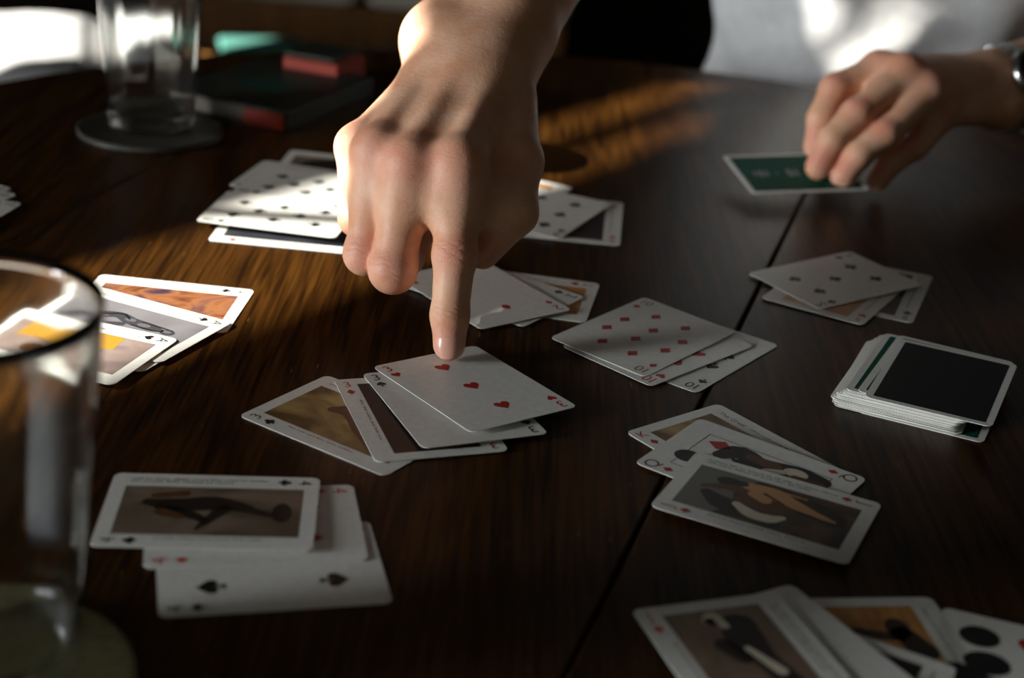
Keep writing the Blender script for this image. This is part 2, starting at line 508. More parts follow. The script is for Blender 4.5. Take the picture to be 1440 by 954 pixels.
PX0, PX1, PY = -0.0212, 0.0200, 0.0375
def caption_mesh(lines, length, seed):
    """rows of word-like strokes too small to read"""
    r = random.Random(seed); polys = []
    for ln in range(lines):
        x = 0.0; yb = -ln * 0.0024
        while x < length * (1 if ln == 0 else 0.8):
            for _ in range(r.randint(3, 9)):
                h_ = r.choice((0.0010, 0.0010, 0.0015)); w_ = 0.00038
                polys.append([(x, yb), (x + w_, yb), (x + w_, yb + h_), (x, yb + h_)])
                if r.random() < .5: polys.append([(x + w_, yb + 0.0007), (x + 0.0008, yb + 0.0007), (x + 0.0008, yb + 0.00095), (x + w_, yb + 0.00095)])
                x += 0.0010
            x += 0.0009
    return flat('caption', polys, M_BLACK)

def picture_card(pose, rank, s, label, pm, shapes=(), lines=1, red=None, words=None, cap=0.055, seed=1):
    c = obj('playing_card', ME_CARD); tag(c, label, 'playing card', 'playing cards on the table')
    place_card(c, pose)
    index(c, rank, s, red, size=0.0085)
    pic = part('picture', flat('picture', [[(PX0, -PY), (PX1, -PY), (PX1, PY), (PX0, PY)]], pm), c, 0, 0)
    for i, (mt, polys) in enumerate(shapes):
        for p_ in polys:
            part('figure', flat('figure', [p_], mt), pic, 0, 0, 0, 0.00002 * (i + 1))
    if words:
        g = glyph_mesh(words, 0.0042, M_BLACK)
        part('caption', g, c, 0.0245, 0.0270, -math.pi / 2)
        part('caption', caption_mesh(1, 0.028, seed), c, 0.0238, 0.0150, -math.pi / 2)
    elif lines:
        part('caption', caption_mesh(lines, cap, seed), c, 0.0262 if lines > 1 else 0.0240, 0.036, -math.pi / 2)
    part('caption', caption_mesh(1, 0.040, seed + 50), c, -0.0243, 0.020, -math.pi / 2)
    return c

INK = mat('print_dark_brown', lin((38, 30, 22)), 0.45)
INK2 = mat('print_flesh', lin((196, 146, 96)), 0.45)
INK3 = mat('print_umber', lin((92, 58, 30)), 0.45)
INK4 = mat('print_charcoal', lin((60, 60, 64)), 0.45)
INK5 = mat('print_cream', lin((216, 206, 184)), 0.45)
P_TAN = pic_mat('print_sepia', (96, 74, 36), (150, 122, 70), (186, 160, 104), 34, 1.0)
P_NIGHT = pic_mat('print_night', (26, 18, 12), (40, 28, 18), (58, 40, 24), 30, 2.0)
P_GREYB = pic_mat('print_grey_brown', (92, 80, 66), (118, 102, 84), (134, 118, 100), 26, 3.0)
P_OCHRE = pic_mat('print_ochre', (150, 96, 40), (188, 130, 60), (206, 156, 92), 30, 4.0)
P_BAROQUE = pic_mat('print_baroque', (30, 26, 20), (58, 44, 28), (96, 72, 44), 28, 5.0)
P_SILVER = pic_mat('print_silver', (104, 102, 104), (116, 114, 116), (126, 124, 126), 22, 6.0)
P_WARM = pic_mat('print_warm', (84, 40, 20), (150, 98, 62), (64, 48, 62), 40, 7.0)
P_YELLOW = pic_mat('print_yellow', (206, 160, 60), (216, 176, 84), (190, 150, 110), 40, 8.0)

pose = {
'3c':(-0.0710,0.6738,57.1,0,0,0.0003),'3d':(-0.0418,0.6868,19.9,0,0,0.0010),'3s':(-0.0264,0.6999,24.9,0.001,-0.026,0.0022),'3h':(-0.0173,0.7178,37.6,0.010,-0.026,0.0036),
'10s':(0.0954,0.7924,324.9,0,0,0.0003),'10h':(0.0793,0.7940,317.2,0,0,0.0010),'10d':(0.0719,0.8050,322.2,-0.012,0.018,0.0022),
'kd':(0.1100,0.6738,40.2,0,0,0.0003),'qd':(0.1145,0.6554,57.2,-0.012,0.008,0.0013),'jd':(0.1181,0.6221,66.7,-0.018,-0.008,0.0022),
'4s':(-0.0878,0.5417,104.9,0,0,0.0003),'4d':(-0.0998,0.5720,102.7,0,0,0.0010),'4c':(-0.1192,0.5784,95.3,0.013,-0.015,0.0021),
'5c':(0.1939,0.9176,306.0,0.010,0.012,0.0022),'5h':(0.1926,0.9016,331.1,0,0,0.0010),'5s':(0.2148,0.9110,340.4,0,0,0.0003),
'2d':(-0.0195,0.8490,38.0,0,0,0.0018),'2c':(-0.0139,0.8552,56.9,0,0,0.0010),'2h':(0.0011,0.8574,81.6,0,0,0.0003),
'6c':(0.0136,1.0039,336.1,0,0,0.0018),'6d':(0.0342,0.9971,356.7,0,0,0.0003),'6h':(-0.0120,1.0341,336.7,0,0,0.0010),
'8s':(-0.1519,0.9501,82.9,0,0,0.0040),'8h':(-0.1420,0.9313,87.6,0,0,0.0003),'8p':(-0.1458,1.0270,77.9,0,0,0.0012),'8q':(-0.1404,1.0120,78.0,0,0,0.0026),'8r':(-0.1268,1.0642,86.3,0,0,0.0005),
'ac':(-0.1914,0.7998,86.7,0,0,0.0003),'ad':(-0.2085,0.7540,68.0,0,0,0.0010),'as':(-0.2011,0.7654,66.8,0,0,0.0018),'ah':(-0.2215,0.7309,73.1,0,0,0.0026),
'ja':(0.0990,0.4974,20.4,0,0,0.0026),'ba':(0.1168,0.5038,31.8,0,0,0.0018),'ca':(0.1537,0.5103,9.6,0,0,0.0003),'da':(0.1290,0.4831,333.6,0,0,0.0010),'ea':(0.1976,0.5008,342.6,0,0,0.0003),
'green':(0.1911,1.0977,285.3,-0.005,0.133,0.0140),
}
# the fitted tilts are slopes along the card's own axes; turn them into world slopes
for k_, p_ in list(pose.items()):
    th = R(p_[2]); a, b_ = p_[3], p_[4]
    pose[k_] = (p_[0], p_[1], p_[2], a, b_, p_[5])

# threes under the finger
picture_card(pose['3c'], '3', 'c', 'three of clubs with a sepia picture, leftmost of the fan under the pointing finger', P_TAN,
    [(INK3, [limb([(-.012, -.03), (.0, -.012), (.008, .006), (.004, .016)], [.009, .010, .007, .003])]), (INK2, [ell(.004, -.012, .008, .012), limb([(-.004, -.034), (0, -.022)], [.009, .007])])], seed=2)
picture_card(pose['3d'], '3', 'd', 'three of diamonds with a nearly black picture, in the fan under the pointing finger', P_NIGHT, [], seed=3)
number_card(pose['3s'], 3, 's', 'three of spades lying directly under the three of hearts')
number_card(pose['3h'], 3, 'h', 'three of hearts on top, touched by the pointing fingertip')
# tens
number_card(pose['10s'], 10, 's', 'ten of spades at the bottom of the three tens')
number_card(pose['10h'], 10, 'h', 'ten of hearts in the middle of the three tens', col_=M_RED)
number_card(pose['10d'], 10, 'd', 'ten of diamonds lying on top of the three tens', col_=M_GOLD, pip=0.0086)
# king queen jack of diamonds
picture_card(pose['kd'], 'K', 'd', 'king of diamonds partly covered by the queen', P_TAN, [(INK3, [ell(-.002, .022, .008, .010)])], words='The Great', seed=5)
c = obj('playing_card', ME_CARD); tag(c, 'queen of diamonds with a large red diamond and black figures in a thin frame', 'playing card', 'playing cards on the table')
place_card(c, pose['qd']); index(c, 'Q', 'd', col_=INK3, size=0.010)
fr_ = []
for (x0, y0, x1, y1) in ((-.0195, -.032, .0195, -.0316), (-.0195, .0316, .0195, .032), (-.0195, -.032, -.0191, .032), (.0191, -.032, .0195, .032)):
    fr_.append([(x0, y0), (x1, y0), (x1, y1), (x0, y1)])
part('frame_line', flat('frame_line', fr_, M_BLACK), c, 0, 0)
pic = part('picture', flat('picture', [limb([(.004, .018), (.012, .012), (.006, 0), (.013, -.016), (.012, -.029)], [.004, .007, .009, .006, .0055]), ell(-.008, .029, .006, .0065)], M_BLACK), c, 0, 0)
for p_ in (limb([(.012, .006), (.011, -.006)], [.003, .004]), ell(-.006, .024, .002, .003)): part('figure', flat('figure', [p_], INK3), pic, 0, 0, 0, .00003)
for p_ in (ell(.012, -.017, .0042, .006), limb([(.004, -.006), (.009, -.012)], [.003, .002])): part('figure', flat('figure', [p_], INK5), pic, 0, 0, 0, .00005)
part('figure', flat('figure', [limb([(.008, -.018), (.009, -.03)], [.002, .003])], INK3), pic, 0, 0, 0, .00007)
part('pip', suit_mesh('d', 0.013), c, 0.0125, 0.0225)
picture_card(pose['jd'], 'J', 'd', 'jack of diamonds with a dark painted picture, frontmost of the three diamond court cards', P_BAROQUE,
    [(mat('print_slate', lin((108, 106, 98)), .45), [[(PX0, .020), (-.010, .013), (.004, .017), (PX1, .008), (PX1, PY), (PX0, PY)]]),
     (INK, [limb([(-.004, .027), (-.010, .018), (-.012, .006), (-.015, -.006)], [.003, .006, .006, .004]), limb([(.0165, .008), (.008, -.014), (.003, -.029)], [.003, .008, .006]), ell(.011, .021, .0045, .006)]),
     (INK3, [limb([(.001, .030), (.006, .018), (.004, .004), (.006, -.010)], [.0016, .003, .0055, .002]), limb([(-.002, .012), (-.004, .0), (.000, -.010)], [.003, .004, .003]), ell(-.014, -.018, .003, .004)]),
     (INK2, [limb([(.012, .012), (.011, .0), (.007, -.010), (.003, -.022), (.001, -.030)], [.0035, .0055, .0040, .0022, .0008]), limb([(.006, .008), (.003, .002)], [.003, .003]), limb([(.015, -.002), (.0145, -.014)], [.0008, .0006])]),
     (INK5, [limb([(-.0075, .012), (-.0125, .004), (-.0125, -.004), (-.0085, -.009)], [.0022, .0036, .0036, .0018])]),
     (INK, [ell(.0125, .0155, .0026, .0030), limb([(.009, .004), (.004, -.006)], [.0008, .0006])])], lines=2, seed=6)
# fours
number_card(pose['4s'], 4, 's', 'four of spades at the bottom of the pile at lower left', pip=0.0112)
number_card(pose['4d'], 4, 'd', 'four of diamonds in the middle of the pile at lower left', red=M_ORANGE)
picture_card(pose['4c'], '4', 'c', 'four of clubs with a dark lying figure, on top of the lower left pile', P_GREYB,
    [(INK, [limb([(.006, .026), (.004, .014), (.006, 0), (.004, -.010), (-.001, -.020), (-.003, -.026)], [.003, .0055, .006, .004, .0022, .0022]), ell(-.001, -.0295, .0085, .0042), limb([(.002, -.006), (-.008, .0), (-.016, .004)], [.0035, .0025, .001]), limb([(.002, .020), (-.004, .008), (-.010, .0)], [.003, .003, .0015])]),
     (INK3, [limb([(.012, .024), (.014, .012)], [.002, .0025]), limb([(-.002, .020), (-.006, .012)], [.003, .002])])], lines=2, seed=7)
# fives
picture_card(pose['5s'], '5', 's', 'five of spades with a black picture, right end under the five of clubs', P_NIGHT, [], seed=8)
picture_card(pose['5h'], '5', 'h', 'five of hearts with an ochre picture, just beneath the five of clubs', P_OCHRE, [], seed=9, red=M_ORANGE)
number_card(pose['5c'], 5, 'c', 'five of clubs lying on top of the pile at right')
# twos
picture_card(pose['2h'], '2', 'h', 'two of hearts with an ochre picture at the bottom of the twos behind the finger', P_OCHRE, [], seed=10, red=M_ORANGE)
number_card(pose['2c'], 2, 'c', 'two of clubs just beneath the two of diamonds behind the finger')
number_card(pose['2d'], 2, 'd', 'two of diamonds on top, half hidden by the pointing finger', pip=0.0078)
# sixes behind the hand
picture_card(pose['6d'], '6', 'd', 'picture card with a nearly black image, right end of the pile behind the hand', P_NIGHT, [], seed=11)
picture_card(pose['6h'], '6', 'h', 'picture card with a sunlit edge just right of the hand', P_OCHRE, [], seed=12)
number_card(pose['6c'], 6, 'c', 'six of clubs on top of the pile behind the hand, right side')
# pile left of the hand
picture_card(pose['8h'], '8', 'h', 'sunlit picture card at the bottom front of the pile left of the hand', pic_mat('print_blue_black', (20, 24, 30), (40, 44, 50), (60, 60, 66), 30, 9), [], seed=13)
picture_card(pose['8r'], '8', 'd', 'dark picture card at the back of the pile left of the hand', P_GREYB, [(INK, [ell(0, 0, .018, .03)])], seed=14)
picture_card(pose['8p'], '8', 's', 'card with a brown picture in the back of the pile left of the hand', P_OCHRE, [(INK, [limb([(-.012, .03), (-.014, -.03)], [.005, .006])])], seed=15)
number_card(pose['8q'], 8, 'c', 'eight of clubs tucked behind the top card of the pile left of the hand')
number_card(pose['8s'], 8, 's', 'half sunlit eight of spades on top of the pile left of the hand')
# sunlit pictures at left
picture_card(pose['ac'], 'A', 'c', 'sunlit card with a warm picture, rearmost behind the near glass', P_WARM, [], seed=16)
number_card(pose['ad'], 2, 's', 'sunlit card almost hidden below the silver picture card')
picture_card(pose['as'], 'A', 's', 'sunlit card with a charcoal reclining figure on silver, middle of the left trio', P_SILVER,
    [(INK4, [limb([(-.006, .031), (.001, .020), (.006, .010), (.003, .000), (.002, -.012), (.001, -.020)], [.003, .0045, .0036, .0042, .0040, .0020]), limb([(-.011, .028), (-.008, .012), (-.003, .002)], [.0022, .0030, .0024]), ell(.001, -.0245, .0034, .0042)]),
     (mat('print_mid_grey', lin((96, 94, 98)), .45), [ell(.004, .001, .0020, .0034), ell(.002, -.009, .0022, .0040), ell(.001, .018, .0016, .0044, .4), ell(.0015, -.0240, .0016, .0024), limb([(-.008, .022), (-.006, .010)], [.0009, .0012])]),
     (M_BLACK, [limb([(-.005, .027), (.004, .016), (.0085, .009), (.0045, .002)], [.0005, .0008, .0009, .0006]), limb([(-.001, -.003), (-.0015, -.014), (.0, -.021)], [.0006, .0008, .0005]), limb([(.005, -.006), (.0045, -.018), (.004, -.026)], [.0005, .0007, .0004])])], seed=17)
picture_card(pose['ah'], 'A', 'h', 'sunlit card with a yellow picture, frontmost beside the near glass', pic_mat('print_pale_pink', (136, 118, 108), (146, 130, 122), (128, 112, 108), 40, 10),
    [(mat('print_sun_yellow', lin((176, 132, 44)), .45), [[(.004, -.022), (.0195, -.020), (.0195, .03), (.002, .03), (.000, .0)]]), (INK4, [limb([(.003, .02), (.0, .0), (.001, -.018)], [.0005, .0006, .0005])]), (INK3, [ell(-.010, .012, .005, .007)])], seed=18, red=M_BLACK)
# nearest cards at lower right
picture_card(pose['ca'], 'J', 's', 'card with an ochre picture of a dark figure, behind the nearest cards at lower right', P_OCHRE,
    [(INK, [limb([(-.012, .022), (-.002, .018), (.008, .016)], [.0015, .003, .003]), ell(.009, .022, .005, .007), limb([(.010, .018), (.014, .006)], [.005, .006])])], seed=19)
c = obj('playing_card', ME_CARD); tag(c, 'card with black and red printed discs at the right edge, nearest cards', 'playing card', 'playing cards on the table')
place_card(c, pose['ea'])
for k_, p_ in enumerate((ell(-.016, .028, .008, .0075), ell(-.012, .010, .009, .008), limb([(-.022, .0), (.0, -.012)], [.006, .008]))): part('figure', flat('figure', [p_], M_BLACK), c, 0, 0, 0, ZP + .00001 * k_)
part('pip', suit_mesh('h', 0.012), c, .004, .028)
picture_card(pose['da'], 'K', 'c', 'card with a black picture wedged between the nearest cards at lower right', P_NIGHT, [], seed=20)
number_card(pose['ba'], 2, 'd', 'two of diamonds right beside the nearest picture card at lower right', pip=0.011)
picture_card(pose['ja'], 'J', 'd', 'nearest card, a brown picture with an orange index at the bottom edge', pic_mat('print_brown_grey', (104, 84, 66), (120, 98, 78), (136, 116, 96), 24, 11),
    [(INK, [limb([(.006, .026), (.004, .016), (.006, .0), (.010, -.02)], [.007, .008, .005, .006]), limb([(-.006, .014), (-.002, .004)], [.004, .003])]), (INK5, [limb([(-.006, .030), (-.002, .034), (.0, .026)], [.002, .002, .002]), limb([(.002, .010), (.008, -.006)], [.0015, .0025])])], lines=2, seed=21, red=M_ORANGE)
# fan of corners at the left edge
for i, (x, y, th, lb) in enumerate(((-0.3263, 0.9673, 62, 'farthest of the three card corners peeking in at the left edge'), (-0.3186, 0.9546, 70, 'middle of the three card corners peeking in at the left edge'), (-0.3099, 0.9369, 80, 'nearest of the three card corners peeking in at the left edge'))):
    c = obj('playing_card', ME_CARD); tag(c, lb, 'playing card', 'playing cards on the table')
    # corner (w/2,-l/2) sits at x,y
    t_ = R(th); cx, cy = CW / 2, -CL / 2
    place_card(c, (x - (cx * math.cos(t_) - cy * math.sin(t_)), y - (cx * math.sin(t_) + cy * math.cos(t_)), th, 0, 0, .0003 + .0008 * i))
    index(c, ('7', '9', '7')[i], 'c')

# face-down deck
ME_BACK = flat('back_panel', [rrect(CW - .0072, CL - .0072, .001)], M_GREEN)
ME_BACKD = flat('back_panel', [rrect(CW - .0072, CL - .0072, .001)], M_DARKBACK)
def orn():
    p = []
    for k in range(8):
        a = k * math.pi / 4
        p.append(limb([(.004 * math.cos(a), .006 * math.sin(a)), (.012 * math.cos(a + .3), .018 * math.sin(a + .3)), (.018 * math.cos(a), .028 * math.sin(a))], [.0006, .001, .0004]))
    return flat('ornament', p, mat('card_back_ornament', lin((24, 27, 21)), .5, .15))
ME_ORN = orn()
dth = R(337.5); ux, uy = Vector((math.cos(dth), math.sin(dth))), Vector((-math.sin(dth), math.cos(dth)))
top_c = Vector((0.2241, 0.7588))
ND = 27
for i in range(ND):
    f = i / (ND - 1)
    z = CT / 2 + .00002 + i * 0.00036
    jit = (random.uniform(-.0007, .0007), random.uniform(-.0007, .0007))
    if i == ND - 1:
        off = (0, 0); th = 337.5
    elif i == ND - 2:
        off = (-.0035, .0045); th = 335.5
    else:
        # lower cards slide to the left, the ones near the table straighten again
        sl = -.0085 - .0135 * (1 - f) if f > .35 else -.0173 + .010 * (.35 - f)
        if i == 0: sl += .012
        off = (sl + jit[0], .0028 + jit[1] - .004 * (1 - f) + .002); th = 337.5 + random.uniform(-1.2, 1.2)
    p = top_c + ux * off[0] + uy * off[1]
    c = obj('playing_card', ME_CARD)
    place_card(c, (p.x, p.y, th, 0, 0, z))
    if i == ND - 1: lb = 'face-down card with a black back on top of the deck at right'
    elif i == ND - 2: lb = 'second card of the deck, its green back showing as a rim behind the top card'
    elif i == ND - 3: lb = 'third card of the deck, a green stripe of its back showing'
    elif i == 0: lb = 'lowest card of the deck, resting on the table'
    else: lb = 'one of the white-edged cards stacked inside the face-down deck'
    tag(c, lb, 'playing card', 'cards of the face-down deck')
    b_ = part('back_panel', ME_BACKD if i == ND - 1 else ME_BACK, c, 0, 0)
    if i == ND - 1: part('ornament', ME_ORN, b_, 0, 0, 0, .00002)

# green card in the hand
c = obj('playing_card', ME_CARD); tag(c, 'face-down green-backed card held in the hand at right', 'playing card', 'playing cards on the table')
place_card(c, pose['green'])
b_ = part('back_panel', ME_BACK, c, 0, 0)
e1 = [ell(0, -.026, .0055, .0022), ell(0, -.0215, .005, .0014), ell(0, -.0305, .0045, .0012), ell(0, -.014, .0012, .0012),
      ell(0, -.004, .0065, .0024), ell(0, .001, .006, .0014), ell(0, .010, .0012, .0012), ell(0, .022, .0055, .0022), ell(0, .027, .0045, .0012)]
part('emblem', flat('emblem', e1, M_GREY), b_, 0, 0, 0, .00002)

# ------------------------------------------------------------------ glasses and coasters
M_GLASS = mat('clear_glass', (0.97, 0.99, 0.98), 0.05, 0.5, **{'Transmission Weight': 1.0, 'IOR': 1.45})
M_COAST = noise_mat('coaster_cork', (0.045, 0.045, 0.035, 1), (0.07, 0.065, 0.05, 1), 200, 0.45, 3, bump=0.2)
M_COAST2 = noise_mat('coaster_tan', (0.10, 0.085, 0.035, 1), (0.15, 0.12, 0.05, 1), 200, 0.6, 3, bump=0.2)
def tumbler(loc, r0, r1, h_, base, nfl, label, wall=0.0016):
    def rad(r, z, a):
        if r < r0 * 0.7 and z < base + .004: return r
        k = min(1.0, max(0.0, (z - base * .6) / .012)) * min(1.0, max(0.0, (h_ * .80 - z) / .012))
        ph = (a * nfl / (2 * math.pi)) % 1.0 - 0.5
        return r * (1 - 0.035 * k * (1 - (2 * abs(ph)) ** 2))
    out, inn = [], []
    out += [(r0 * .05, 0.0), (r0 * .80, 0.0), (r0 * .93, .0018), (r0 * .99, .006)]
    for k in range(26):
        f = k / 25; z = .008 + (h_ - .008) * f
        out.append((r0 + (r1 - r0) * f ** .85, z))
    for k in range(26):
        f = 1 - k / 25; z = base + .004 + (h_ - base - .004) * f
        fz = (z - .008) / (h_ - .008)
        inn.append((r0 + (r1 - r0) * fz ** .85 - wall * (1 if f < 1 else .7), z + (.0008 if k == 0 else 0)))
    inn += [(inn[-1][0] * .8, base + .0005), (r0 * .4, base - .001), (r0 * .05, base - .001)]
    o = obj('drinking_glass', lathe('drinking_glass', out + inn, 120, rad), M_GLASS, None, True)
    o.location = loc
    tag(o, label, 'glass', 'fluted glasses')
    return o
def coaster(loc, r, label, material):
    e = empty('coaster', loc); tag(e, label, 'coaster', 'round coasters')
    obj('disc', lathe('disc', [(r * .2, 0), (r - .001, 0), (r, .001), (r, .0028), (r - .002, .0034), (r - .006, .0030), (r * .2, .0030)], 64), material, e, True)
    obj('rim', lathe('rim', [(r - .0022, .0033), (r - .0005, .0034), (r - .0003, .0040), (r - .0012, .0043), (r - .0022, .0040)], 64), material, e, True)
    return e
coaster((-0.273, 1.115, 0), .052, 'dark round coaster under the far glass', M_COAST)
tumbler((-0.273, 1.117, .0034), .031, .0395, .145, .012, 10, 'tall fluted glass standing behind, beside the book')
coaster((-0.170, .452, 0), .050, 'tan round coaster under the near glass at the lower left corner', M_COAST2)
tumbler((-0.172, .454, .0034), .032, .0445, .138, .012, 9, 'tall fluted glass cut off by the left edge, nearest to the camera')

# ------------------------------------------------------------------ book and box beside the far glass
M_BK = noise_mat('book_cover', (0.012, 0.020, 0.014, 1), (0.035, 0.030, 0.018, 1), 60, 0.5, 4)
M_PG = noise_mat('book_pages', (0.10, 0.09, 0.07, 1), (0.14, 0.12, 0.09, 1), 400, 0.8, 2, stretch=(1, 1, 12))
M_ORR = mat('orange_red_board', lin((150, 44, 16)), .55)
M_TEALP = mat('cover_teal_print', lin((30, 62, 52)), .5)
bk = tag(empty('book', (-0.203, 1.225, 0)), 'dark book with an orange-red corner lying behind the far glass', 'book'); bk.rotation_euler = (0, 0, R(-22))
bw, bl_ = .105, .135
obj('back_cover', box('back_cover', bw, bl_, .002, .0005, (0, 0, .001)), M_BK, bk)
obj('pages', box('pages', bw - .004, bl_ - .006, .011, 0, (.001, 0, .0075)), M_PG, bk)
fc = obj('front_cover', box('front_cover', bw, bl_, .002, .0005, (0, 0, .014)), M_BK, bk)
obj('cover_print', flat('cover_print', [[(-.03, -.02), (.02, -.03), (.03, .02), (-.01, .03)]], M_TEALP), None, fc).location = (0, 0, .0151)
obj('spine', box('spine', .003, bl_, .015, .0008, (bw / 2 - .001, 0, .0075)), M_BK, bk)
obj('corner_tab', box('corner_tab', .034, .004, .012, .0005, (.034, -bl_ / 2 + .0005, .0072)), M_ORR, bk)
sb = tag(empty('small_box', (-0.172, 1.292, 0)), 'small orange-red cardboard box behind the dark book', 'box'); sb.rotation_euler = (0, 0, R(-20))
obj('body', box('body', .05, .05, .024, .001, (0, 0, .012)), M_ORR, sb)
obj('lid', box('lid', .046, .046, .003, .001, (-.004, .004, .0255)), M_BK, sb)

# ------------------------------------------------------------------ bench and sofa beyond the table
bench = tag(empty('wooden_bench', (-0.62, 2.58, FLOOR_Z)), 'brown wooden slatted bench standing behind the table', 'bench')
SEAT = 0.40
bench.rotation_euler = (0, 0, R(15))
for k in range(5):
    obj('seat_slat', box('seat_slat', .98, .105, .025, .004, (0, -.235 + k * .112, SEAT - .0125)), M_BENCH, bench)
obj('front_rail', box('front_rail', .94, .03, .08, .004, (0, -.26, SEAT - .065)), M_BENCH, bench)
for sx in (-.43, .43):
    for sy in (-.22, .20):
        obj('leg', box('leg', .06, .06, SEAT - .0251, .004, (sx, sy, (SEAT - .0251) / 2)), M_BENCH, bench)
sofa = tag(empty('low_sofa', (-0.36, 3.40, FLOOR_Z)), 'pale low sofa at the back behind the bench', 'sofa')
for k in range(2):
    obj('seat_cushion', box('seat_cushion', .42, .34, .16, .03, (-.215 + .43 * k, 0, .4805)), M_PALE, sofa)
obj('base', box('base', .84, .32, .26, .01, (0, .01, .270)), M_BENCH, sofa)
obj('backrest', box('backrest', .70, .10, .40, .03, (.07, .225, .52)), M_PALE, sofa)
for sx in (-.38, .38):
    for sy in (-.11, .12):
        obj('leg', box('leg', .05, .05, .139, .004, (sx, sy, .0695)), M_BENCH, sofa)
def cushion(name, sx, sy, sz, label, loc, m_):
    def fn(bm):
        bmesh.ops.create_cube(bm, size=1.0)
        bmesh.ops.subdivide_edges(bm, edges=bm.edges[:], cuts=9, use_grid_fill=True)
        for v in bm.verts:
            x, y, z = v.co * 2
            e = (1 - abs(x) ** 4) * (1 - abs(y) ** 4)
            r_ = 1 - .06 * (abs(x) ** 6) * (abs(y) ** 6)
            v.co = Vector((x * sx / 2 * r_, y * sy / 2 * r_, z * sz / 2 * (.55 + .45 * e ** .4) + .004 * math.sin(9 * x + 4 * y) * e))
    o = obj(name, bm_mesh(name, fn), m_, None, True); o.location = loc
    tag(o, label, 'cushion', 'bench cushions')
    return o
cushion('seat_cushion', .40, .48, .07, 'white seat cushion in full sun on the bench at the far left', (-0.885, 2.455, FLOOR_Z + SEAT + .041), M_WHITE_CLOTH).rotation_euler = (0, 0, R(15))
cushion('seat_cushion', .14, .40, .07, 'narrow white cushion in sun on the bench, seen through the far glass', (-0.615, 2.545, FLOOR_Z + SEAT + .041), M_WHITE_CLOTH).rotation_euler = (0, 0, R(15))
M_TEAL = noise_mat('teal_cotton', (0.05, 0.20, 0.16, 1), (0.07, 0.25, 0.20, 1), 120, 0.9, 3, bump=.2)
fc_ = tag(empty('folded_cloth', (-0.465, 2.67, FLOOR_Z + SEAT)), 'folded teal cloth lying on the bench behind the far glass', 'cloth')
fc_.rotation_euler = (0, 0, .25)
for k in range(3):
    o = obj('fold', box('fold', .16 - .006 * k, .13 - .004 * k, .016, .006, (.003 * k, -.002 * k, .0085 + .0165 * k)), M_TEAL, fc_, True)

# ------------------------------------------------------------------ the person
def rc(P, a, b, r1, r2):
    a = np.asarray(a, np.float32); b = np.asarray(b, np.float32); ba = b - a
    h_ = np.clip((P - a) @ ba / float(ba @ ba), 0, 1)
    return np.linalg.norm(P - a - h_[:, None] * ba, axis=1) - (r1 + (r2 - r1) * h_)
def ball(P, c, r):
    return np.linalg.norm(P - np.asarray(c, np.float32), axis=1) - r
def smin(a, b, k):
    h_ = np.clip(0.5 + 0.5 * (b - a) / k, 0, 1)
    return b + (a - b) * h_ - k * h_ * (1 - h_)
def chain(P, pts, rad, k=0.004):
    d = None
    for i in range(len(pts) - 1):
        e = rc(P, pts[i], pts[i + 1], rad[i], rad[i + 1])
        d = e if d is None else smin(d, e, k)
    return d

